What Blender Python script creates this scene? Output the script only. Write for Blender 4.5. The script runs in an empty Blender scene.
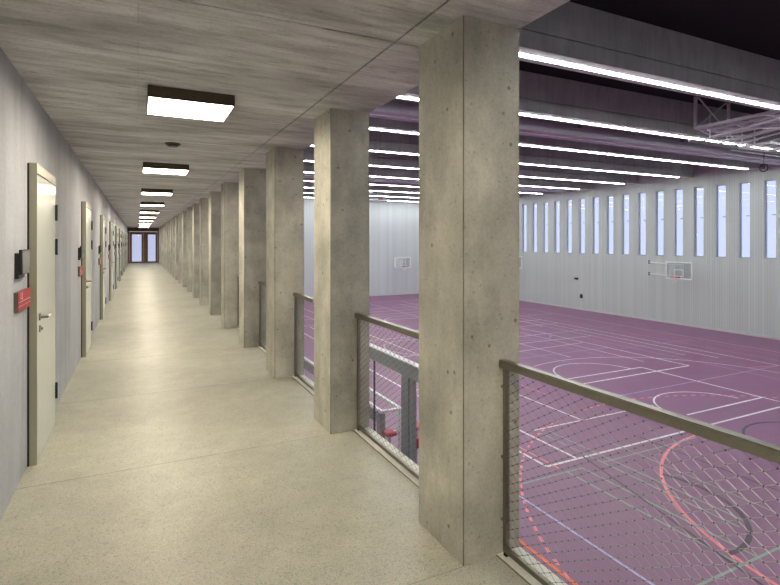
import bpy, bmesh, math, random
from mathutils import Vector
random.seed(7)
C = bpy.context.scene.collection
PI = math.pi
# ------------------------------------------------------------------ dimensions (metres)
WX = -0.708            # face of the door wall
PX0, PX1 = 1.44, 1.795 # column faces across the walkway
PY0, PITCH, PD = 2.105, 1.94, 0.45
CEIL = 2.72
YB, YE = -4.0, 43.4    # gallery ends
HX = 30.3              # window wall of the hall
HZ = -3.55             # hall floor
HYE = 44.7
ROOF = 6.72
BM0 = 5.54             # underside of roof beams

# ------------------------------------------------------------------ helpers
def lin(c):
    return tuple(((v/255)/12.92 if v/255 <= .04045 else ((v/255+.055)/1.055)**2.4) for v in c) + (1,)

class MB:
    def __init__(s): s.v = []; s.f = []; s.m = []
    def face(s, pts, mi=0):
        b = len(s.v); s.v += [tuple(p) for p in pts]; s.f.append(tuple(range(b, b+len(pts)))); s.m.append(mi)
    def box(s, x0, x1, y0, y1, z0, z1, mi=0):
        b = len(s.v)
        s.v += [(x0,y0,z0),(x1,y0,z0),(x1,y1,z0),(x0,y1,z0),(x0,y0,z1),(x1,y0,z1),(x1,y1,z1),(x0,y1,z1)]
        for q in ((0,3,2,1),(4,5,6,7),(0,1,5,4),(1,2,6,5),(2,3,7,6),(3,0,4,7)):
            s.f.append(tuple(b+i for i in q)); s.m.append(mi)
        return s
    def tube(s, p, q, r, n=8, mi=0, r2=None):
        p, q = Vector(p), Vector(q); d = (q-p).normalized()
        a = Vector((0,0,1)) if abs(d.z) < .9 else Vector((1,0,0))
        u = d.cross(a).normalized(); w = d.cross(u)
        r2 = r if r2 is None else r2
        b = len(s.v)
        for c, rr in ((p, r), (q, r2)):
            for i in range(n):
                t = 2*PI*i/n; s.v.append(tuple(c + u*math.cos(t)*rr + w*math.sin(t)*rr))
        for i in range(n):
            j = (i+1) % n; s.f.append((b+i, b+j, b+n+j, b+n+i)); s.m.append(mi)
        s.f.append(tuple(b+i for i in reversed(range(n)))); s.m.append(mi)
        s.f.append(tuple(b+n+i for i in range(n))); s.m.append(mi)
        return s
    def ring(s, c, R, r, axis='z', n=20, k=6, a0=0, a1=2*PI):
        pts = []
        for i in range(n+1):
            t = a0 + (a1-a0)*i/n
            d = {'z': (math.cos(t), math.sin(t), 0), 'x': (0, math.cos(t), math.sin(t)), 'y': (math.cos(t), 0, math.sin(t))}[axis]
            pts.append(Vector(c) + Vector(d)*R)
        for i in range(n): s.tube(pts[i], pts[i+1], r, k)
        return s
    def build(s, name, mats, parent=None, bevel=0, smooth=False):
        me = bpy.data.meshes.new(name)
        me.from_pydata(s.v, [], s.f)
        mats = mats if isinstance(mats, (list, tuple)) else [mats]
        for m in mats: me.materials.append(m)
        for p, i in zip(me.polygons, s.m): p.material_index = i
        if bevel:
            bm = bmesh.new(); bm.from_mesh(me)
            bmesh.ops.bevel(bm, geom=bm.edges[:], offset=bevel, segments=2, affect='EDGES', clamp_overlap=True)
            bm.to_mesh(me); bm.free()
        if smooth:
            for p in me.polygons: p.use_smooth = True
        me.update()
        o = bpy.data.objects.new(name, me); C.objects.link(o)
        if parent: o.parent = parent
        return o

def tag(o, label, cat, group=None):
    o['label'] = label; o['category'] = cat
    if group: o['group'] = group
    return o
def struct(o):
    o['kind'] = 'structure'; return o
def empty(name, loc=(0,0,0), rz=0):
    o = bpy.data.objects.new(name, None); C.objects.link(o); o.location = loc; o.rotation_euler = (0,0,rz)
    o.empty_display_size = .1; return o
def dup(o, loc=None, parent=None):
    kids = [k for k in bpy.data.objects if k.parent == o]
    c = o.copy(); C.objects.link(c)
    if parent: c.parent = parent
    if loc is not None: c.location = loc
    for k in kids: dup(k, None, c)
    return c

# ------------------------------------------------------------------ materials
class NT:
    def __init__(s, name):
        s.m = bpy.data.materials.new(name); s.m.use_nodes = True; s.t = s.m.node_tree
        s.b = s.t.nodes['Principled BSDF']
    def n(s, typ, **k):
        x = s.t.nodes.new(typ)
        for a, v in k.items():
            if a.startswith('i_'): x.inputs[a[2:].replace('_', ' ')].default_value = v
            else: setattr(x, a, v)
        return x
    def l(s, a, b): s.t.links.new(a, b)
    def mapped(s, scale=(1,1,1), coord='Object', jitter=False):
        tc = s.n('ShaderNodeTexCoord'); src = tc.outputs[coord]
        if jitter:
            oi = s.n('ShaderNodeObjectInfo'); mu = s.n('ShaderNodeVectorMath', operation='MULTIPLY_ADD')
            cb = s.n('ShaderNodeCombineXYZ')
            for i in range(3): s.l(oi.outputs['Random'], cb.inputs[i])
            s.l(cb.outputs[0], mu.inputs[0]); mu.inputs[1].default_value = (37, 53, 71); s.l(src, mu.inputs[2]); src = mu.outputs[0]
        mp = s.n('ShaderNodeMapping'); mp.inputs['Scale'].default_value = scale; s.l(src, mp.inputs[0]); return mp.outputs[0]
    def noise(s, vec, scale, detail=4, rough=.55):
        x = s.n('ShaderNodeTexNoise'); x.inputs['Scale'].default_value = scale; x.inputs['Detail'].default_value = detail
        x.inputs['Roughness'].default_value = rough; s.l(vec, x.inputs['Vector']); return x.outputs['Fac']
    def ramp(s, fac, stops):
        x = s.n('ShaderNodeValToRGB'); e = x.color_ramp.elements
        while len(e) < len(stops): e.new(.5)
        for q, (p, c) in zip(e, stops): q.position = p; q.color = c if len(c) == 4 else tuple(c)+(1,)
        s.l(fac, x.inputs[0]); return x.outputs[0]
    def mix(s, a, b, fac, mode='MIX'):
        x = s.n('ShaderNodeMix', data_type='RGBA', blend_type=mode)
        for sock, v in ((x.inputs[0], fac), (x.inputs[6], a), (x.inputs[7], b)):
            if hasattr(v, 'links'): s.l(v, sock)
            else: sock.default_value = v
        return x.outputs[2]
    def bump(s, h, strength=.3, dist=.01):
        x = s.n('ShaderNodeBump'); x.inputs['Strength'].default_value = strength; x.inputs['Distance'].default_value = dist
        s.l(h, x.inputs['Height']); s.l(x.outputs[0], s.b.inputs['Normal'])
    def out(s, col=None, rough=.6, metal=0, spec=.5):
        if col is not None:
            if hasattr(col, 'links'): s.l(col, s.b.inputs['Base Color'])
            else: s.b.inputs['Base Color'].default_value = col
        if hasattr(rough, 'links'): s.l(rough, s.b.inputs['Roughness'])
        else: s.b.inputs['Roughness'].default_value = rough
        s.b.inputs['Metallic'].default_value = metal; s.b.inputs['Specular IOR Level'].default_value = spec
        return s.m
G = lambda v: (v, v, v, 1)

def plain(name, rgb, rough=.5, metal=0, var=.06, scale=6, spec=.5):
    t = NT(name); v = t.mapped((1,1,1)); f = t.noise(v, scale, 3)
    c = lin(rgb); lo = tuple(x*(1-var) for x in c[:3])+(1,); hi = tuple(min(1, x*(1+var)) for x in c[:3])+(1,)
    return t.out(t.ramp(f, [(.3, lo), (.7, hi)]), rough, metal, spec)

def emit(name, rgb, strength):
    t = NT(name); t.t.nodes.remove(t.b)
    e = t.n('ShaderNodeEmission'); e.inputs[0].default_value = tuple(rgb)+(1,); e.inputs[1].default_value = strength
    t.l(e.outputs[0], t.t.nodes['Material Output'].inputs[0]); return t.m

def concrete(name, base, stretch=(1,1,1), holes=True, jitter=False, contrast=.22, streak=None, rough=.62, blotch=1.3):
    t = NT(name); v = t.mapped((1,1,1), jitter=jitter); vs = t.mapped(stretch, jitter=jitter)
    b = lin(base)[:3]
    sc = lambda k: tuple(min(1, x*k) for x in b)+(1,)
    col = t.ramp(t.noise(v, blotch, 5, .6), [(.3, sc(1-contrast)), (.55, sc(1)), (.75, sc(1+contrast))])
    st = t.ramp(t.noise(vs, 3.0, 5, .65), [(.3, G(.78)), (.5, G(1)), (.75, G(1.12))])
    col = t.mix(col, st, .8, 'MULTIPLY')
    fine = t.ramp(t.noise(v, 60, 3, .7), [(.35, G(.86)), (.6, G(1.05))])
    col = t.mix(col, fine, .7, 'MULTIPLY')
    hgt = t.noise(v, 45, 4, .6)
    if holes:
        vo = t.n('ShaderNodeTexVoronoi'); vo.inputs['Scale'].default_value = 8; t.l(v, vo.inputs['Vector'])
        hs = t.ramp(vo.outputs['Distance'], [(.05, (.30,.25,.18)), (.11, G(1))])
        col = t.mix(col, hs, .8, 'MULTIPLY')
        vo2 = t.n('ShaderNodeTexVoronoi'); vo2.inputs['Scale'].default_value = 21; t.l(v, vo2.inputs['Vector'])
        h2 = t.ramp(vo2.outputs['Distance'], [(.08, G(.5)), (.16, G(1))])
        col = t.mix(col, h2, .6, 'MULTIPLY')
    t.bump(hgt, .45, .005)
    return t.out(col, rough, 0, .35)

M = {}
M['column'] = concrete('column_concrete', (192,190,178), (2.2,2.2,.6), jitter=True, contrast=.34, blotch=2.2)
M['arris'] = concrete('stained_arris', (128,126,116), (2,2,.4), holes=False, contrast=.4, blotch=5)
M['wall'] = concrete('wall_concrete', (186,190,200), (1,1.6,.18), holes=False, contrast=.2, blotch=.7)
M['beam'] = concrete('beam_concrete', (186,189,186), (1.6,1,.25), holes=False, jitter=True, contrast=.14)
M['edge'] = concrete('edge_concrete', (238,236,230), (1,1,1), holes=False, contrast=.08)

# board-marked soffit
t = NT('soffit_concrete'); v = t.mapped((1,1,1)); vs = t.mapped((.6,4.2,1)); vl = t.mapped((.35,1.1,1))
b = lin((204,205,207))[:3]; sc = lambda k: tuple(x*k for x in b)+(1,)
col = t.ramp(t.noise(vl, 2.2, 4, .6), [(.32, sc(.62)), (.5, sc(1)), (.68, sc(1.28))])
col = t.mix(col, t.ramp(t.noise(vs, 3.2, 6, .7), [(.34, G(.66)), (.5, G(1)), (.68, G(1.2))]), .9, 'MULTIPLY')
br = t.n('ShaderNodeTexBrick'); br.offset = .37; br.inputs['Scale'].default_value = 1; br.inputs['Brick Width'].default_value = 400
br.inputs['Row Height'].default_value = .243; br.inputs['Mortar Size'].default_value = .0025; br.inputs['Mortar Smooth'].default_value = .3
br.inputs['Color1'].default_value = G(.93); br.inputs['Color2'].default_value = G(1.06); br.inputs['Mortar'].default_value = G(.72)
t.l(v, br.inputs['Vector']); col = t.mix(col, br.outputs['Color'], .8, 'MULTIPLY')
col = t.mix(col, t.ramp(t.noise(v, 50, 3, .7), [(.35, G(.84)), (.6, G(1.06))]), .6, 'MULTIPLY')
sp = t.n('ShaderNodeTexVoronoi'); sp.inputs['Scale'].default_value = 1.7; t.l(t.mapped((.5,2.2,1)), sp.inputs['Vector'])
col = t.mix(col, t.ramp(sp.outputs['Distance'], [(.035, G(.35)), (.07, G(1))]), .6, 'MULTIPLY')
fk = t.noise(t.mapped((7,26,1)), 1.0, 4, .7)
col = t.mix(col, t.ramp(fk, [(.30, G(.45)), (.40, G(1)), (.66, G(1)), (.74, G(1.35))]), .7, 'MULTIPLY')
t.bump(t.noise(vs, 9, 4), .35, .006); M['soffit'] = t.out(col, .7, 0, .3)

# polished floor with fine aggregate
t = NT('polished_floor'); v = t.mapped((1,1,1))
b = lin((188,187,173))[:3]
col = t.ramp(t.noise(v, .8, 4, .6), [(.3, tuple(x*.86 for x in b)+(1,)), (.7, tuple(x*1.12 for x in b)+(1,))])
agg = t.n('ShaderNodeTexVoronoi'); agg.inputs['Scale'].default_value = 95; t.l(v, agg.inputs['Vector'])
col = t.mix(col, t.ramp(agg.outputs['Color'], [(.12, G(.55)), (.3, G(.96)), (.8, G(1.04)), (.95, G(1.3))]), .5, 'MULTIPLY')
col = t.mix(col, t.ramp(t.noise(v, 5, 5, .7), [(.35, G(.9)), (.65, G(1.08))]), .8, 'MULTIPLY')
col = t.mix(col, t.ramp(t.noise(v, 150, 2, .6), [(.36, G(.42)), (.48, G(1.05))]), .65, 'MULTIPLY')
t.bump(t.noise(v, 7, 3), .03, .01)
rr = t.ramp(t.noise(v, 3, 4), [(.3, G(.38)), (.7, G(.43))])
M['floor'] = t.out(col, rr, 0, .5)

# hall floor
t = NT('sports_floor_plum'); v = t.mapped((1,1,1))
b = lin((130,60,112))[:3]
col = t.ramp(t.noise(v, .25, 3), [(.3, tuple(x*.92 for x in b)+(1,)), (.7, tuple(x*1.08 for x in b)+(1,))])
rr = t.ramp(t.noise(v, 1.2, 4), [(.3, G(.30)), (.7, G(.33))])
M['sport'] = t.out(col, rr, 0, 1.0)
def paint(name, rgb): return plain(name, rgb, .4, 0, .05, 3)
M['l_white'] = paint('line_white', (240,232,238)); M['l_orange'] = paint('line_orange', (255,120,78))
M['l_pink'] = paint('line_pink', (252,140,150)); M['l_grey'] = paint('line_grey_green', (146,158,150))
M['l_dark'] = paint('line_dark', (78,50,78)); M['l_lav'] = paint('line_lavender', (192,180,228))

def panel(name, rgb, axis):
    t = NT(name); v = t.mapped((1,1,1))
    sx = t.n('ShaderNodeSeparateXYZ'); t.l(v, sx.inputs[0])
    f1 = t.n('ShaderNodeMath', operation='MULTIPLY'); t.l(sx.outputs[axis], f1.inputs[0]); f1.inputs[1].default_value = 1/.14
    fr = t.n('ShaderNodeMath', operation='FRACT'); t.l(f1.outputs[0], fr.inputs[0])
    groove = t.ramp(fr.outputs[0], [(0, G(.72)), (.10, G(.74)), (.16, G(1)), (1, G(1))])
    fl = t.n('ShaderNodeMath', operation='FLOOR'); t.l(f1.outputs[0], fl.inputs[0])
    wn = t.n('ShaderNodeTexWhiteNoise', noise_dimensions='1D'); t.l(fl.outputs[0], wn.inputs['W'])
    tone = t.ramp(wn.outputs['Value'], [(0, G(.95)), (1, G(1.04))])
    col = t.mix(lin(rgb), groove, .8, 'MULTIPLY'); col = t.mix(col, tone, 1, 'MULTIPLY')
    t.bump(groove, .4, .01); return t.out(col, .5, 0, .3)
M['panel_right'] = panel('slatted_wall_panels_window_side', (208,216,211), 1)
M['panel_far'] = panel('slatted_wall_panels_end', (216,222,224), 0)
M['black_roof'] = plain('black_roof', (16,15,20), .9)
M['hall_paint'] = plain('hall_base_board', (214,216,214), .5)
M['door_leaf'] = plain('door_leaf_paint', (204,211,206), .22, 0, .015, 2, .6)
M['door_frame'] = plain('door_frame_paint', (168,167,148), .38, 0, .02, 2)
M['steel'] = plain('brushed_steel', (152,146,132), .3, 1, .05, 30)
M['wire'] = plain('stainless_wire', (145,145,142), .45, .8, .05, 30)
M['ferrule'] = plain('dark_ferrule', (34,30,32), .5, .6)
M['dark_steel'] = plain('dark_hinge_steel', (58,58,60), .4, .7)
M['lamp_case'] = plain('bronze_lamp_casing', (74,64,50), .45, .3)
M['black'] = plain('black_plastic', (26,25,26), .35)
M['grey_plastic'] = plain('grey_display', (128,128,132), .25)
M['red'] = plain('red_sign_face', (165,38,48), .4)
M['sign_back'] = plain('sign_back_metal', (118,116,104), .4, .5)
M['white'] = plain('white_lacquer', (248,248,250), .35)
M['truss'] = plain('pale_truss_lacquer', (226,226,232), .4)
M['bronze'] = plain('dark_bronze_frame', (112,80,36), .5, .1)
M['rim'] = plain('red_rim', (190,42,44), .4)
M['cord'] = plain('white_net_cord', (225,225,225), .8)
M['galv'] = plain('galvanised_steel', (165,174,170), .4, .1)
M['red_mat'] = plain('red_vinyl', (190,60,84), .5)
M['win_frame'] = plain('window_frame_grey_blue', (172,176,198), .45)
M['blind'] = plain('pale_blind_slat', (188,200,224), .5)
M['curtain'] = plain('curtain_housing_grey', (192,188,200), .5)
M['lamp'] = emit('warm_diffuser', (1, .87, .67), 21)
M['led'] = emit('cool_led_diffuser', (.95, 1.0, .98), 14)
def glass(name, tint, rough=0):
    t = NT(name); t.t.nodes.remove(t.b)
    a = t.n('ShaderNodeBsdfTransparent'); a.inputs[0].default_value = tuple(tint)+(1,)
    g = t.n('ShaderNodeBsdfGlossy'); g.inputs['Roughness'].default_value = 0
    fr = t.n('ShaderNodeFresnel'); fr.inputs[0].default_value = 1.45
    mx = t.n('ShaderNodeMixShader'); ge = t.n('ShaderNodeNewGeometry'); inv = t.n('ShaderNodeMath', operation='SUBTRACT'); inv.inputs[0].default_value = 1; t.l(ge.outputs['Backfacing'], inv.inputs[1]); mm = t.n('ShaderNodeMath', operation='MULTIPLY'); t.l(fr.outputs[0], mm.inputs[0]); t.l(inv.outputs[0], mm.inputs[1]); t.l(mm.outputs[0], mx.inputs[0]); t.l(a.outputs[0], mx.inputs[1]); t.l(g.outputs[0], mx.inputs[2])
    t.l(mx.outputs[0], t.t.nodes['Material Output'].inputs[0]); return t.m
M['glass'] = glass('window_glass', (.96,.97,1)); M['door_glass'] = glass('door_glass', (.86,.84,.88)); M['board_glass'] = glass('backboard_acrylic', (.9,.92,.92))

ORD = ['first','second','third','fourth','fifth','sixth','seventh','eighth','ninth','tenth','eleventh','twelfth','thirteenth','fourteenth',
       'fifteenth','sixteenth','seventeenth','eighteenth','nineteenth','twentieth','twenty-first','twenty-second','twenty-third']

# ------------------------------------------------------------------ setting
m = MB().box(WX-.3, PX1, YB-.3, YE+.3, -.32, 0)
struct(m.build('floor', M['floor']))
# cast joints in the walkway floor: thin dark sealant strips
m = MB()
for k in range(-1, 22):
    y = PY0 + PITCH*k
    m.box(WX, PX0, y-.002, y+.002, 0, .0006)
o = struct(m.build('trim_1', plain('floor_joint', (140,134,114), .6)))
# slab edge strip below the railings
m = MB().box(1.646, PX1, YB, YE, 0, .006)
struct(m.build('trim_2', M['edge']))
m = MB().box(1.640, 1.646, YB, YE, 0, .003)
struct(m.build('trim_3', plain('edge_joint', (128,118,96), .7)))
# ceiling: cast panels with narrow open joints
m = MB(); J = .006
ys = [YB] + [PY0+PD+PITCH*k for k in range(-3, 22) if PY0+PD+PITCH*k > YB] + [YE]
for a, bb in zip(ys[:-1], ys[1:]):
    m.box(WX-.3, 1.284, a+J, bb-J, CEIL, CEIL+.05)
    m.box(1.296, PX1, a+J, bb-J, CEIL, CEIL+.05)
m.box(WX-.3, PX1, YB-.3, YE+.3, CEIL+.05, CEIL+.35)
struct(m.build('ceiling', M['soffit']))
struct(MB().box(WX-.3, WX, YB, YE, 0, CEIL).build('wall_left', M['wall']))
struct(MB().box(WX-.3, PX1, YB-.3, YB, 0, CEIL).build('wall_back', M['wall']))
# gallery end: bronze glazed screen = door_1
d = struct(empty('door_1', (.366, YE, 0)))
m = MB(); W = 1.41
m.box(-1.074, -.96, 0, .12, 0, CEIL); m.box(.99, W, 0, .12, 0, CEIL); m.box(-.96, .99, 0, .12, 2.42, CEIL)
m.build('frame', M['bronze'], d)
for s in (0, 1):
    x0, x1 = ((-.95, .012), (.018, .98))[s]
    m = MB(); gx0, gx1 = ((-.776,-.126), (.32,.85))[s]
    m.box(x0, gx0, .02, .08, .02, 2.4); m.box(gx1, x1, .02, .08, .02, 2.4)
    m.box(gx0, gx1, .02, .08, .02, .14); m.box(gx0, gx1, .02, .08, 2.2, 2.4)
    lf = m.build('door_leaf', M['bronze'], d)
    MB().box(gx0, gx1, .045, .055, .14, 2.2).build('pane', M['door_glass'], lf)
    hx = (-.06, .1)[s]
    h = MB().tube((hx,.02,1.05),(hx,-.04,1.05),.01).tube((hx,-.04,1.05),(hx+(-.13,.13)[s],-.04,1.05),.011)
    h.build('handle', M['steel'], lf)
struct(MB().box(WX-.3, PX1, YE+1.9, YE+2.1, -.3, .0).build('floor_vestibule', M['floor']))

# hall shell
m = MB(); mats = [M['sport'], M['l_white'], M['l_orange'], M['l_pink'], M['l_grey'], M['l_dark'], M['l_lav']]
m.box(PX1, HX, YB-.5, HYE, HZ-.2, HZ)
def seg(x0, y0, x1, y1, mi, w=.05):
    if mi == 1 and w < .07: w *= 1.25
    z = HZ + .002 + .0006*mi; dx, dy = x1-x0, y1-y0; L = math.hypot(dx, dy); nx, ny = -dy/L*w/2, dx/L*w/2
    m.face([(x0+nx,y0+ny,z),(x0-nx,y0-ny,z),(x1-nx,y1-ny,z),(x1+nx,y1+ny,z)][::1], mi)
def line(x0, y0, x1, y1, mi=1, w=.05, dash=None):
    if not dash: return seg(x0, y0, x1, y1, mi, w)
    L = math.hypot(x1-x0, y1-y0); n = int(L/dash)
    for i in range(0, n, 2):
        a, b_ = i/n, (i+1)/n
        seg(x0+(x1-x0)*a, y0+(y1-y0)*a, x0+(x1-x0)*b_, y0+(y1-y0)*b_, mi, w)
def arc(cx, cy, r, a0, a1, mi=1, w=.05, dash=None, kx=1, ky=1):
    a0, a1 = math.radians(a0), math.radians(a1); n = max(12, int(abs(a1-a0)*r/.18))
    if dash: n = int(abs(a1-a0)*r/dash)
    z = HZ + .002 + .0006*mi
    for i in range(n):
        if dash and i % 2: continue
        p, q = a0+(a1-a0)*i/n, a0+(a1-a0)*(i+1)/n
        P = [(cx+kx*(r+o_)*math.cos(t_), cy+ky*(r+o_)*math.sin(t_), z) for t_, o_ in ((p,w/2),(p,-w/2),(q,-w/2),(q,w/2))]
        m.face(P, mi)
# long lines down the hall
line(24.03, 6, 24.03, 40); line(26.9, 8, 26.9, 40, 1, .03); line(26.2, 6, 26.2, 19.4, 3, .03)
line(22.42, 15, 22.42, 40, 1, .035); line(20.63, 13.65, 20.63, 40); line(16.6, 15.8, 16.2, 19.0, 6, .035)
line(14.55, 13.6, 20.63, 13.65, 1, .06); line(14.55, 14.34, 18.6, 14.34, 1, .06)
line(18.6, 7.5, 18.6, 14.36, 1, .06)
arc(16.25, 14.34, 1.75, 0, 180, 1, .06)
arc(16.6, 10.6, 6.1, -20, 108, 1, .05)
line(14.7, 9.78, 18.6, 9.78, 1, .06); line(8.42, 8.95, 18.6, 8.97, 1, .06)
arc(16.1, 9.78, 1.72, 10, 196, 1, .06)
line(8.42, 8.95, 8.42, 40, 1, .06); line(9.38, 9.0, 9.38, 30, 1, .06); line(11.54, 10.8, 11.54, 40, 1, .05)
line(9.68, 10.83, 14.6, 10.83, 1, .05)
line(18.6, 21.95, 24.0, 22.0); line(15.0, 18.9, 20.5, 19.2); line(15, 17.8, 20.6, 17.75, 6, .04)
line(18.6, 37.4, 24.0, 37.5); line(15.0, 34.4, 20.5, 34.6); line(8.4, 24.5, 24.0, 24.5, 1, .05); line(8.4, 40, 24.03, 40)
line(10.0, 27.5, 20.6, 27.5, 6, .04); line(12.9, 18, 12.9, 36, 6, .04); line(18.9, 16.5, 18.9, 33, 6, .03); line(15.8, 20, 15.8, 38, 4, .04)
line(14.2, 12.0, 24.0, 12.0, 6, .035); line(21.6, 9, 21.6, 22, 6, .03); line(25.0, 10, 25.0, 30, 6, .03)
line(21.0, 17.3, 26.2, 17.3, 6, .03); line(20.7, 15.2, 23.9, 15.2, 4, .03)
arc(16.25, 29.8, 1.75, 0, 180, 1, .05); arc(16.4, 26.0, 6.1, -20, 140, 1, .045); arc(20, 31, 1.8, 0, 360, 1, .04)
line(23.2, 14, 23.2, 40, 1, .05); line(19.6, 15, 19.6, 38, 1, .04); line(13.6, 15.5, 13.6, 40, 1, .05); line(10.5, 17, 10.5, 40, 1, .05); line(17.4, 17, 17.4, 40, 1, .04)
line(8.4, 15.6, 13.6, 15.6, 1, .05); line(9.4, 20.4, 22.4, 20.4, 1, .05); line(13.6, 26.1, 24.0, 26.1, 1, .06); line(8.4, 30.5, 24.0, 30.5, 1, .06); line(8.4, 33.0, 20.6, 33.0, 1, .05); line(11.5, 36.0, 24.0, 36.0, 1, .06)
line(12.4, 13.2, 12.4, 17.5, 3, .04); line(20.63, 22.0, 26.9, 22.0, 4, .05); line(21.3, 28, 26.9, 28, 1, .04); arc(12.5, 22.0, 1.8, 0, 360, 1, .05); arc(19, 22.5, 1.8, 0, 360, 6, .05)
# green-grey set
line(10.05, 5.5, 10.05, 10.6, 4, .05); line(9.75, 5.5, 9.75, 10.6, 4, .05); line(9.09, 4.84, 9.09, 8.54, 4, .05); line(8.63, 4.84, 8.63, 8.53, 4, .05)
line(7.3, 8.54, 9.09, 8.54, 4); line(9.74, 8.54, 13.5, 8.54, 4); line(7.3, 4.84, 9.1, 4.84, 4); line(9.1,4.84,14,4.84,4)
line(10.9, 5.5, 10.9, 9.5, 4, .04)
# handball arcs, orange and pink
arc(13.6, 3.6, 5.05, 84, 182, 3, .07)
arc(13.6, 3.6, 8.0, 20, 165, 3, .06, .16)
line(5.91, 3.0, 5.91, 7.6, 2, .07); line(6.94, 3, 6.94, 9.5, 6, .05); line(9.74, 6.2, 9.74, 7.2, 3, .05); line(8.6, 8.75, 8.6, 10.2, 3, .04)
arc(8.9, 6.8, 1.7, -95, 25, 5, .09); arc(15.6, 6.7, 1.75, 20, 160, 5, .07); line(11.9, 4.8, 11.9, 9.2, 5, .04)
line(8.3, 4.0, 9.6, 9.0, 5, .05)
line(22.4, 12.4, 24.0, 12.0, 3, .05)
struct(m.build('floor_hall', mats))

# window wall
NW = 26; WY = [15.565 + 1.2927*(i-4) for i in range(NW)]; WH = .30; WZ0, WZ1 = .72, 4.94
m = MB()
m.box(HX, HX+.2, YB-.5, HYE, HZ-.1, WZ0); m.box(HX, HX+.2, YB-.5, HYE, WZ1, ROOF)
e = [YB-.5] + [y for c in WY for y in (c-WH, c+WH)] + [HYE]
for i in range(0, len(e), 2): m.box(HX, HX+.2, e[i], e[i+1], WZ0, WZ1)
struct(m.build('wall_right', M['panel_right']))
struct(MB().box(HX-.02, HX, YB, HYE, HZ, HZ+.16).build('baseboard_right', M['hall_paint']))
struct(MB().box(PX1, HX, HYE-.02, HYE, HZ, HZ+.16).build('baseboard_far', M['hall_paint']))
w0 = struct(empty('window_1', (HX+.12, WY[0], WZ0)))
m = MB(); m.box(0, .06, -WH, -WH+.05, 0, 4.22); m.box(0, .06, WH-.08, WH-.0, 0, 4.22)
m.box(0, .06, -WH+.05, WH-.08, 0, .05); m.box(0, .06, -WH+.05, WH-.08, 4.17, 4.22)
m.build('window_frame', M['win_frame'], w0)
MB().box(.028, .034, -WH+.05, WH-.08, .05, 4.17).build('pane', M['glass'], w0)
MB().box(-.05, 0, -.26, -.24, 2.34, 2.36).box(-.06,-.04,-.26,-.08,2.335,2.365).build('window_handle', M['dark_steel'], w0)
for i in range(1, NW):
    c = dup(w0, (HX+.12, WY[i], WZ0)); c.name = 'window_%d' % (i+1)

struct(MB().box(PX1-.3, HX+.35, HYE, HYE+.3, HZ-.2, ROOF+.3).build('wall_far', M['panel_far']))
struct(MB().box(PX1-.3, HX+.35, YB-.8, YB-.5, HZ-.2, ROOF+.3).build('wall_near', M['panel_far']))
m = MB().box(PX1-.3, PX1, YB-.5, HYE, HZ, -.32); m.box(PX1-.3, PX1, YB-.5, HYE, CEIL+.35, ROOF)
m.box(PX1-.3, PX1, YE+.3, HYE, -.32, CEIL+.35)
struct(m.build('wall_gallery', M['wall']))
struct(MB().box(PX1-.3, HX+.35, YB-.5, HYE, ROOF, ROOF+.3).build('ceiling_hall', M['black_roof']))

# ------------------------------------------------------------------ columns
def column_mesh():
    bm = bmesh.new()
    bmesh.ops.create_cube(bm, size=1)
    for v in bm.verts:
        v.co.x *= PX1-PX0; v.co.y *= PD; v.co.z = (v.co.z+.5)*CEIL
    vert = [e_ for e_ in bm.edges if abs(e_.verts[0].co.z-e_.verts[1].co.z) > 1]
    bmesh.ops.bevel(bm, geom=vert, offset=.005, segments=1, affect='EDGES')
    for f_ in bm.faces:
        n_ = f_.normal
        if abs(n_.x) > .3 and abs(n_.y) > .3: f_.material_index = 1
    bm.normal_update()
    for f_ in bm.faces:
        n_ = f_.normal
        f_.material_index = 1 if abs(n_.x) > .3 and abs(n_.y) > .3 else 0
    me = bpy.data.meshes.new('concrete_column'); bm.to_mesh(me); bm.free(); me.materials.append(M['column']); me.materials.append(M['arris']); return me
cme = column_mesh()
cols = [(-1, None)]
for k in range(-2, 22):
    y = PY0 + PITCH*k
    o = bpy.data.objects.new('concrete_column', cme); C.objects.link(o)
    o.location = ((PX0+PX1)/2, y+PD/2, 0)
    if k == 0: lab = 'big raw concrete column nearest the camera, beside the close wire railing'
    elif k < 0: lab = 'raw concrete column %s, outside the picture' % ('just behind the camera' if k == -1 else 'well behind the camera')
    elif k == 21: lab = 'last raw concrete column of the walkway row, against the bronze end doors'
    else: lab = 'raw concrete column, %s of the row counting from the nearest one' % ORD[k]
    tag(o, lab, 'column', 'concrete columns along the walkway'); o['kind'] = 'thing'

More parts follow.
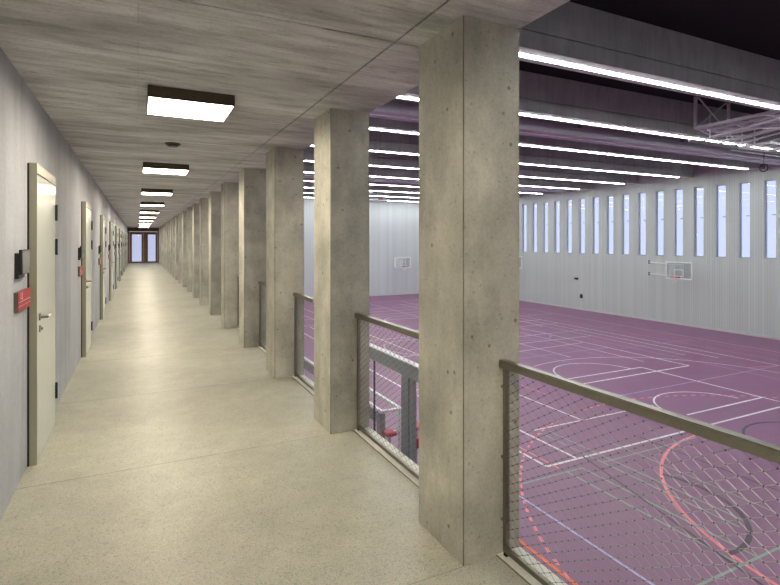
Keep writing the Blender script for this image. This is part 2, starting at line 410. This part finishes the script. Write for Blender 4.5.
# ------------------------------------------------------------------ railings
def make_rail():
    L = PITCH - PD; r = empty('mesh_railing', (0,0,0)); g = .018
    MB().box(1.655, 1.700, .001, L-.001, .960, 1.0).build('handrail', M['steel'], r, .004)
    for y0, y1 in ((g, g+.026), (L-g-.026, L-g)):
        MB().box(1.668, 1.692, y0, y1, .05, .962).build('post', M['steel'], r, .002)
    MB().box(1.668, 1.692, g, L-g, .024, .052).build('bottom_bar', M['steel'], r, .002)
    for ya, yb in ((0, g+.002), (L, L-g-.002)):
        for z in (.18, .5, .86):
            MB().tube((1.68, ya, z), (1.68, yb, z), .009, 8).build('fixing', M['steel'], r)
    for y in (g+.013, L-g-.013):
        MB().box(1.671, 1.689, y-.01, y+.01, .005, .026).build('foot', M['ferrule'], r)
    # diamond wire netting
    ya, yb, za, zb = g+.026, L-g-.026, .052, .96
    H, Wd = yb-ya, zb-za
    nu = 19; A = H/nu; nv = 20; B = Wd/nv          # whole diamonds A wide, B high
    mw = MB()
    def clip(y, z, sgn):
        # line z = z0 + sgn*(B/A)*(y-ya), clip to rectangle
        s_ = sgn*B/A; pts = []
        t0, t1 = 0.0, H
        z0 = z
        for zz, low in ((za, True), (zb, False)):
            tt = (zz-z0)/s_
            if (s_ > 0) == low: t0 = max(t0, tt)
            else: t1 = min(t1, tt)
        return (t0, t1) if t1-t0 > .01 else None
    for sgn in (1, -1):
        for i in range(-nu, nv+nu+1):
            z0 = za + i*B
            c = clip(ya, z0, sgn)
            if c:
                t0, t1 = c; s_ = sgn*B/A
                mw.tube((1.680, ya+t0, z0+s_*t0), (1.680, ya+t1, z0+s_*t1), .0010, 4)
    mw.build('wire_netting', M['wire'], r)
    mf = MB()
    for i in range(2*nu+1):
        for j in range(2*nv+1):
            if (i+j) % 2: continue
            y, z = ya+i*A/2, za+j*B/2
            a, b_, c = .0025, .0047, .0033
            base = len(mf.v)
            mf.v += [(1.680-a,y,z),(1.680+a,y,z),(1.680,y-b_,z),(1.680,y+b_,z),(1.680,y,z-c),(1.680,y,z+c)]
            for q in ((0,4,3),(0,3,5),(0,5,2),(0,2,4),(1,3,4),(1,5,3),(1,2,5),(1,4,2)):
                mf.f.append(tuple(base+n_ for n_ in q)); mf.m.append(0)
    mf.build('wire_clamps', M['ferrule'], r)['kind'] = 'stuff'
    return r
r0 = make_rail()
for k in range(-2, 21):
    y = PY0 + PITCH*k + PD
    o = r0 if k == -2 else dup(r0)
    o.location = (0, y, 0)
    if k == -1: lab = 'closest steel railing with diamond wire mesh, running from the big column out of frame'
    elif k == -2: lab = 'steel wire mesh railing behind the camera'
    elif k == 0: lab = 'steel wire mesh railing between the nearest column and the second one'
    else: lab = 'steel wire mesh railing between the %s and %s columns' % (ORD[k], ORD[k+1])
    tag(o, lab, 'railing', 'wire mesh railings between the columns')

# ------------------------------------------------------------------ gallery doors, readers, signs
def make_door():
    d = struct(empty('door_2', (WX, 4.41, 0)))
    # local x: out from the wall, y: along it
    m = MB(); P = .058; Wd = .94
    m.box(.002, P, .004, .018, 0, 2.17); m.box(.002, P, Wd-.014, Wd, 0, 2.17); m.box(.002, P, .018, Wd-.014, 2.10, 2.17)
    m.build('frame', M['door_frame'], d, .0015)
    MB().box(0, .012, 0, .006, 0, 2.165).build('shadow_gap', M['black'], d)
    lf = MB().box(.004, P-.001, .0205, Wd-.0165, .008, 2.092).build('door_leaf', M['door_leaf'], d, .0015)
    h = MB().tube((P,.11,1.05),(P+.008,.11,1.05),.026,16).tube((P+.008,.11,1.05),(P+.052,.11,1.05),.0095,10)
    h.tube((P+.05,.105,1.05),(P+.05,.235,1.05),.0095,10).build('handle', M['steel'], lf)
    MB().tube((P,.11,.965),(P+.008,.11,.965),.026,16).tube((P+.008,.11,.965),(P+.022,.11,.965),.009,10).build('lock_cylinder', M['steel'], lf)
    for z in (.30, 1.56, 1.86):
        MB().tube((P+.006,Wd-.018,z-.07),(P+.006,Wd-.018,z+.07),.011,10).box(P-.001,P+.004,Wd-.04,Wd-.002,z-.055,z+.055).build('hinge', M['dark_steel'], d)
    return d
d0 = make_door(); NDOOR = 10; DY = 3.855
for k in range(NDOOR):
    o = d0 if k == 0 else dup(d0)
    o.location = (WX, 4.41+DY*k, 0); o.name = 'door_%d' % (k+2)
rd = empty('door_display', (0,0,0))
MB().box(0, .022, -.01, .2, -.105, .06).build('mount', M['black'], rd, .002)
MB().box(.022, .040, -.005, .27, -.08, .082).build('casing', M['black'], rd, .003)
MB().box(.040, .042, .004, .262, -.068, .072).build('screen', M['grey_plastic'], rd)
sg = empty('door_sign', (0,0,0))
MB().box(0, .020, .0, .40, -.065, .065).build('back_plate', M['sign_back'], sg, .001)
MB().box(.020, .024, .005, .415, -.063, .067).build('face_plate', M['red'], sg)
MB().box(.024, .0245, .005, .415, -.004, -.001).box(.024, .0245, .005, .415, -.032, -.030).build('white_rule', M['white'], sg)
def text(body, size, loc, parent, mat):
    c = bpy.data.curves.new('room_number', 'FONT'); c.body = body; c.size = size; c.extrude = .0003
    o = bpy.data.objects.new('room_number', c); C.objects.link(o); o.parent = parent
    o.location = loc; o.rotation_euler = (PI/2, 0, PI/2); c.materials.append(mat)
    dg = bpy.context.evaluated_depsgraph_get(); dg.update()
    me = bpy.data.meshes.new_from_object(o.evaluated_get(dg)); me.name = 'room_number'
    n = bpy.data.objects.new('room_number', me); C.objects.link(n); n.parent = parent; n.location = loc; n.rotation_euler = (PI/2, 0, PI/2)
    bpy.data.objects.remove(o); return n
text('1.2', .062, (.0246, .07, .012), sg, M['white'])
for k in range(NDOOR):
    a = rd if k == 0 else dup(rd); a.location = (WX, 4.0+DY*k, 1.47)
    b_ = sg if k == 0 else dup(sg); b_.location = (WX, 3.965+DY*k, 1.215)
    w = 'closest door' if k == 0 else '%s door along the corridor' % ORD[k]
    tag(a, 'small black wall display beside the %s' % w, 'display', 'wall displays beside the doors')
    tag(b_, 'red room sign with white text below the display beside the %s' % w, 'sign', 'red room signs beside the doors')

# ------------------------------------------------------------------ corridor lights, detectors
lp = empty('ceiling_light', (0,0,0))
m = MB(); T = .008
m.box(-.3,.3,-.28,-.28+T,-.085,0); m.box(-.3,.3,.28-T,.28,-.085,0); m.box(-.3,-.3+T,-.28+T,.28-T,-.085,0); m.box(.3-T,.3,-.28+T,.28-T,-.085,0)
m.box(-.3+T,.3-T,-.28+T,.28-T,-.006,0)
m.build('casing', M['lamp_case'], lp)
MB().box(-.3+T,.3-T,-.28+T,.28-T,-.0835,-.07).build('diffuser', M['lamp'], lp)
for i, k in enumerate(range(-2, 10)):
    o = lp if i == 0 else dup(lp); o.location = (.362, 4.30+3.88*k, CEIL)
    lab = {-2: 'bronze ceiling light far behind the camera', -1: 'bronze ceiling light overhead behind the camera', 0: 'largest nearest square bronze ceiling light with glowing diffuser'}.get(k, 'square bronze ceiling light, %s in line from the nearest' % ORD[max(k,0)])
    tag(o, lab, 'ceiling light', 'square ceiling lights of the walkway')
sd = empty('smoke_detector', (0,0,0))
MB().tube((0,0,0),(0,0,-.012),.085,24).build('base', M['black'], sd)
MB().tube((0,0,-.012),(0,0,-.035),.075,24,0,.05).build('sensor_head', M['black'], sd)
for i, (y, lab) in enumerate(((6.3, 'dark round smoke detector behind the nearest ceiling light'), (15.9, 'dark round smoke detector in front of the fourth ceiling light'), (25.6, 'dark round smoke detector far down the corridor ceiling'))):
    o = sd if i == 0 else dup(sd); o.location = (.354, y, CEIL); tag(o, lab, 'smoke detector', 'smoke detectors')

# ------------------------------------------------------------------ roof beams and linear lights
def make_beam():
    X0, X1 = PX1+.002, HX-.002; m = MB()
    m.box(X0, X1, -.315, .315, 0, .345)                       # lower flange
    m.box(X0, X1-2.05, -.26, .26, .345, .38)               # recessed joint
    m.box(X1-2.05, X1, -.315, .315, .345, .38)               # solid end block
    m.box(X0, X1, -.315, .315, .38, 1.178)
    return m.build('concrete_roof_beam', M['beam'])
bm0 = make_beam()
led = empty('linear_light', (0,0,0))
MB().box(1.85, 29.3, -.09, .09, -.012, 0).build('housing', M['truss'], led)
m = MB(); n = 18; L = (29.28-1.87)/n
for i in range(n):
    m.box(1.87+L*i+.004, 1.87+L*(i+1)-.004, -.065, .065, -.031, -.012)
m.build('diffuser', M['led'], led)
for i, k in enumerate([-2]+list(range(0, 10))):
    y = 8.39 + 3.88*k
    b_ = bm0 if i == 0 else dup(bm0); b_.location = (0, y, BM0)
    l_ = led if i == 0 else dup(led); l_.location = (0, y, BM0)
    w = {-2: 'above and behind the camera', 0: 'nearest and largest in view'}.get(k, '%s in view counting away from the nearest' % ORD[max(k,0)])
    tag(b_, 'grey concrete roof beam over the hall, %s' % w, 'beam', 'concrete roof beams over the hall'); b_['kind'] = 'thing'
    tag(l_, 'thin white light line under a roof beam, %s' % w, 'linear light', 'light lines under the roof beams')

# divider curtain housings
for i, y in enumerate((13.8, 29.3)):
    m = MB().box(PX1+.1, HX-.1, y, y+.76, 5.50, 5.80)
    m.box(PX1+.1, HX-.1, y+.33, y+.43, 5.46, 5.50)
    o = m.build('curtain_housing', M['curtain'])
    for x in (3, 9, 15, 21, 27): MB().box(x-.04, x+.04, y+.3, y+.46, 5.80, ROOF).build('hanger', M['galv'], o)
    tag(o, ('pale grey divider curtain housing between the second and third roof beams', 'pale grey divider curtain housing deep in the hall under the far beams')[i], 'curtain housing', 'divider curtain housings')

# ------------------------------------------------------------------ basketball goals
def make_goal(fold, rim=True):
    """local: board in the y-z plane, facing -x, centre at origin; fold = +1/-1 side of wall arms; 0 = straight"""
    g = empty('basketball_goal', (0,0,0))
    w, h, f = .85, .53, .075
    m = MB(); m.box(0,.03,-w,w,h-f,h); m.box(0,.03,-w,w,-h,-h+f); m.box(0,.03,-w,-w+f,-h+f,h-f); m.box(0,.03,w-f,w,-h+f,h-f)
    m.build('board_frame', M['white'], g)
    bd = MB().box(.008,.02,-w+f,w-f,-h+f,h-f).build('backboard', M['board_glass'], g)
    m = MB(); m.box(.004,.008,-.30,.30,.02,.06); m.box(.004,.008,-.30,.30,-.37,-.33); m.box(.004,.008,-.30,-.26,-.33,.02); m.box(.004,.008,.26,.30,-.33,.02)
    m.build('target_square', M['white'], bd)
    m = MB(); m.ring((-.38,0,-.40), .225, .012); m.box(-.16,0,-.09,.09,-.46,-.37); m.tube((-.2,-.09,-.41),(-.05,-.09,-.41),.01).tube((-.2,.09,-.41),(-.05,.09,-.41),.01)
    m.build('rim', M['rim'], g)
    m = MB(); n = 12
    for i in range(n):
        a = 2*PI*i/n
        for s in (1, -1):
            pr = None
            for j in range(5):
                t = a + s*j*PI/n; R = .22 - .022*j; p = (-.38+R*math.cos(t), R*math.sin(t), -.41-.1*j)
                if pr: m.tube(pr, p, .009, 4)
                pr = p
    m.build('net', M['cord'], g)
    m = MB(); dz = .9
    for z in (.36, -.36):
        if fold: m.tube((.05, fold*.3, z), (dz-.02, fold*2.65, z+(.05 if z>0 else 0)), .028, 8)
        else: m.tube((.04, -.4, z), (dz-.02, -.4, z), .028, 8).tube((.04, .4, z), (dz-.02, .4, z), .028, 8)
    if fold: m.tube((.06, fold*.62, -.4), (.06, fold*.62, .4), .022, 8).tube((.06, -.3, .36), (.06, fold*.9, .36), .022, 8).tube((.06, -.3, -.36), (.06, fold*.9, -.36), .022, 8)
    m.tube((.05,-.3,-.42),(.05,-.3,.42),.022,8).tube((.05,.3,-.42),(.05,.3,.42),.022,8)
    m.build('arm', M['white'], g)
    if fold:
        m = MB(); m.box(dz-.03, dz, fold*2.65-.06, fold*2.65+.06, .30, .52); m.box(dz-.03, dz, fold*2.65-.06, fold*2.65+.06, -.46, -.26); m.build('wall_bracket', M['dark_steel'], g)
    else:
        MB().box(dz-.03, dz, -.5, .5, -.45, .45).build('wall_bracket', M['white'], g)
    return g
g = make_goal(1); g.location = (HX-.9, 20.1, -.11); tag(g, 'white framed clear basketball backboard on the window wall, in full view', 'basketball goal', 'basketball goals')
g = make_goal(1); g.location = (HX-.9, 35.05, -.11); tag(g, 'white basketball backboard half hidden behind the right edge of the big column', 'basketball goal', 'basketball goals')
g = make_goal(0); g.location = (22.97, HYE-.9, -.35); g.rotation_euler = (0,0,PI/2); tag(g, 'small white basketball goal on the far end wall seen between two columns', 'basketball goal', 'basketball goals')

# wall boxes
o = MB().box(HX-.06, HX, 28.82, 29.16, -1.26, -1.12).build('wall_socket', M['dark_steel'], None, .004); tag(o, 'small dark socket on the window wall, upper of two', 'socket')
o = MB().box(HX-.07, HX, 28.40, 28.62, -2.65, -2.35).build('wall_socket', M['black'], None, .004); tag(o, 'small black box on the window wall, lower of two', 'socket')

# ------------------------------------------------------------------ ceiling basket truss
def make_truss():
    g = empty('ceiling_goal_frame', (0,0,0))       # origin: foot of the hanger at its far end, arms run to -y
    H = ROOF-5.62
    m = MB(); m.box(-.045,.045,-.045,.045,0,H); m.build('hanger_post', M['truss'], g)
    m = MB(); m.box(1.88,1.96,-.04,.04,0,H); m.build('hanger_post', M['truss'], g)
    m = MB(); m.tube((.1,-.02,H),(1.8,-.02,.05),.028).tube((1.8,.02,H),(.1,.02,.05),.028); m.build('cross_brace', M['truss'], g)
    m = MB()
    for x in (0, .62, 1.3, 1.92): m.box(x-.045, x+.045, -2.6, 0, -.05, .05)
    for x in (.3, 1.6): m.tube((x,-.4,-.35),(x,-2.6,-.15),.045)
    m.build('long_arm', M['truss'], g)
    m = MB()
    for i in range(3):
        y = -1.1*i; m.box(-.04, 1.96, y-.035, y+.035, -.04, .04)
        m.tube((0,y,0),(1.92,max(y-1.05,-2.6),0),.03).tube((.3,y-.3,-.32+.05*i),(1.6,max(y-1.0,-2.6),-.30+.05*i),.028)
        m.tube((0,y,0),(.3,y-.4,-.34+.05*i),.025).tube((1.92,y,0),(1.6,y-.4,-.34+.05*i),.025)
    m.build('lattice', M['truss'], g)
    m = MB(); m.tube((-.1,.15,-.42),(9.4,.15,-.42),.06,10); m.build('drive_shaft', M['galv'], g)
    # raised board, folded flat
    m = MB(); x0, y0 = 1.9, -1.4
    m.box(x0,x0+1.8,y0,y0+.08,-.62,-.54); m.box(x0,x0+1.8,y0+.97,y0+1.05,-.62,-.54); m.box(x0,x0+.08,y0+.08,y0+.97,-.62,-.54); m.box(x0+1.72,x0+1.8,y0+.08,y0+.97,-.62,-.54)
    m.build('raised_backboard', M['white'], g)
    m = MB(); m.ring((x0+.9,y0-.3,-.6),.225,.02,'z'); m.build('rim', M['rim'], g)
    m = MB()
    for x in (.5, 1.5, 2.4, 3.2): m.tube((x,.1,-.4),(x+.5,-1.4,-.1),.03).tube((x,-1.2,-.5),(x+.8,.1,-.35),.025).tube((x,-.2,.5),(x,-.2,-.4),.03)
    m.build('linkage', M['truss'], g)
    return g
tr = make_truss(); tr.location = (17.6, 11.4, 5.62); tag(tr, 'pale steel lattice of a raised ceiling basketball goal below the nearest beams', 'ceiling goal frame', 'raised goal frames')
t2 = dup(tr, (14.6, 38.65, 5.62)); tag(t2, 'distant pale steel goal frame under the far roof beams seen between columns', 'ceiling goal frame', 'raised goal frames')
rg = empty('gym_ring', (25.5, 13.35, 4.98))
MB().ring((0,0,0), .17, .024, 'x').build('ring', M['black'], rg)
MB().tube((0,0,.17),(0,0,.60),.012,6).box(-.03,.03,-.03,.03,.58,.66).build('strap', M['black'], rg)
MB().tube((-2.5,0,.62),(4.6,0,.62),.035,8).build('carrier_tube', M['truss'], rg)
tag(rg, 'dark gymnastics ring hanging on a strap below the raised goal lattice', 'gymnastics ring')

# ------------------------------------------------------------------ equipment on the hall floor below the gallery
p = empty('steel_portal', (4.0, 0, HZ))
MB().box(-.05,.05,6.6,9.5,2.94,3.17).build('top_beam', M['galv'], p, .005)
MB().box(-.06,.06,6.6,9.5,3.17,3.19).build('cover_strip', M['white'], p)
MB().box(-.05,.05,7.36,7.60,0,2.94).build('post', M['galv'], p, .004)
MB().box(-.05,.02,7.20,7.30,0,2.94).build('post', M['galv'], p, .004)
MB().box(-.01,.015,8.78,8.81,0,2.94).build('post', M['black'], p)
tag(p, 'tall grey steel portal in the hall seen through the mesh between nearest columns', 'steel frame')
tr_ = empty('equipment_trolley', (4.6, 0, HZ)); TY0, TY1, TH = 9.7, 15.5, 1.61
m = MB(); m.box(-.035,.035,TY0,TY1,TH-.06,TH); m.box(.41,.48,TY0,TY1,TH-.06,TH); m.box(.035,.41,TY0,TY0+.07,TH-.06,TH-.002); m.box(.035,.41,TY0,TY0+.05,1.1,1.15); m.build('top_rail', M['white'], tr_)
MB().box(-.035,.07,TY0,TY0+.2,.1,TH-.06).build('leg', M['galv'], tr_, .004)
for x, y in ((.45, TY0+.05), (.0, TY1-.1), (.45, TY1-.1)):
    MB().box(x-.03,x+.03,y-.05,y+.05,.1,TH-.06).build('leg', M['white'], tr_)
MB().box(-.02,.0,TY0+.25,TY1-.2,1.28,TH-.06).build('side_panel', M['galv'], tr_)
MB().box(-.035,.48,TY0,TY1,.1,.16).build('deck', M['galv'], tr_)
for x in (.0,.44):
    for y in (TY0+.1,TY1-.1): MB().tube((x-.02,y,.05),(x+.02,y,.05),.05,12).build('caster', M['black'], tr_)
tag(tr_, 'long white and grey equipment trolley below the gallery behind the steel portal', 'trolley')
a = empty('red_pad', (4.32, 8.8, HZ))
MB().box(-.11,.11,-.12,.12,1.46,1.53).build('pad', M['red_mat'], a, .015)
MB().box(-.02,.02,-.02,.02,.04,1.46).box(-.15,.15,-.15,.15,0,.04).build('stand', M['galv'], a)
tag(a, 'red pad on a grey stand, left of the grey portal post', 'pad', 'red pads below the gallery')
a = empty('red_pad', (4.5, 8.1, HZ))
MB().box(-.12,.12,-.12,.12,1.79,1.84).build('pad', M['red_mat'], a, .008)
MB().box(-.13,.13,-.12,.12,1.46,1.63).build('pad', M['red_mat'], a, .015)
MB().box(-.02,.02,-.02,.02,.04,1.46).box(-.02,.02,-.02,.02,1.63,1.79).box(-.15,.15,-.15,.15,0,.04).build('stand', M['galv'], a)
tag(a, 'pair of stacked red pads on a stand, right of the grey portal post', 'pad', 'red pads below the gallery')

# ------------------------------------------------------------------ light
w = bpy.data.worlds.new('World'); bpy.context.scene.world = w; w.use_nodes = True
bg = w.node_tree.nodes['Background']
tc = w.node_tree.nodes.new('ShaderNodeTexCoord'); sx = w.node_tree.nodes.new('ShaderNodeSeparateXYZ'); cr = w.node_tree.nodes.new('ShaderNodeValToRGB')
w.node_tree.links.new(tc.outputs['Generated'], sx.inputs[0]); w.node_tree.links.new(sx.outputs['Z'], cr.inputs[0])
cr.color_ramp.elements[0].color = (.70,.78,1,1); cr.color_ramp.elements[1].color = (.78,.86,1,1)
w.node_tree.links.new(cr.outputs[0], bg.inputs[0]); bg.inputs[1].default_value = .5
# ------------------------------------------------------------------ camera and view
cam = bpy.data.cameras.new('camera'); co = bpy.data.objects.new('camera', cam); C.objects.link(co)
co.location = (0,0,1.6); co.rotation_euler = (PI/2, 0, -math.atan(252/511.7))
cam.sensor_width = 36; cam.lens = 511.7/780*36; cam.shift_y = -(292.5-242.3)/780; cam.clip_start = .05
S = bpy.context.scene; S.camera = co
S.view_settings.view_transform = 'Standard'; S.view_settings.look = 'None'; S.view_settings.gamma = 1; S.view_settings.exposure = 1.08
S.view_settings.use_curve_mapping = False
S.cycles.use_denoising = True; S.cycles.max_bounces = 10; S.cycles.diffuse_bounces = 8; S.cycles.glossy_bounces = 3; S.cycles.transparent_max_bounces = 16
S.cycles.sample_clamp_indirect = 10; S.cycles.caustics_reflective = False; S.cycles.caustics_refractive = False
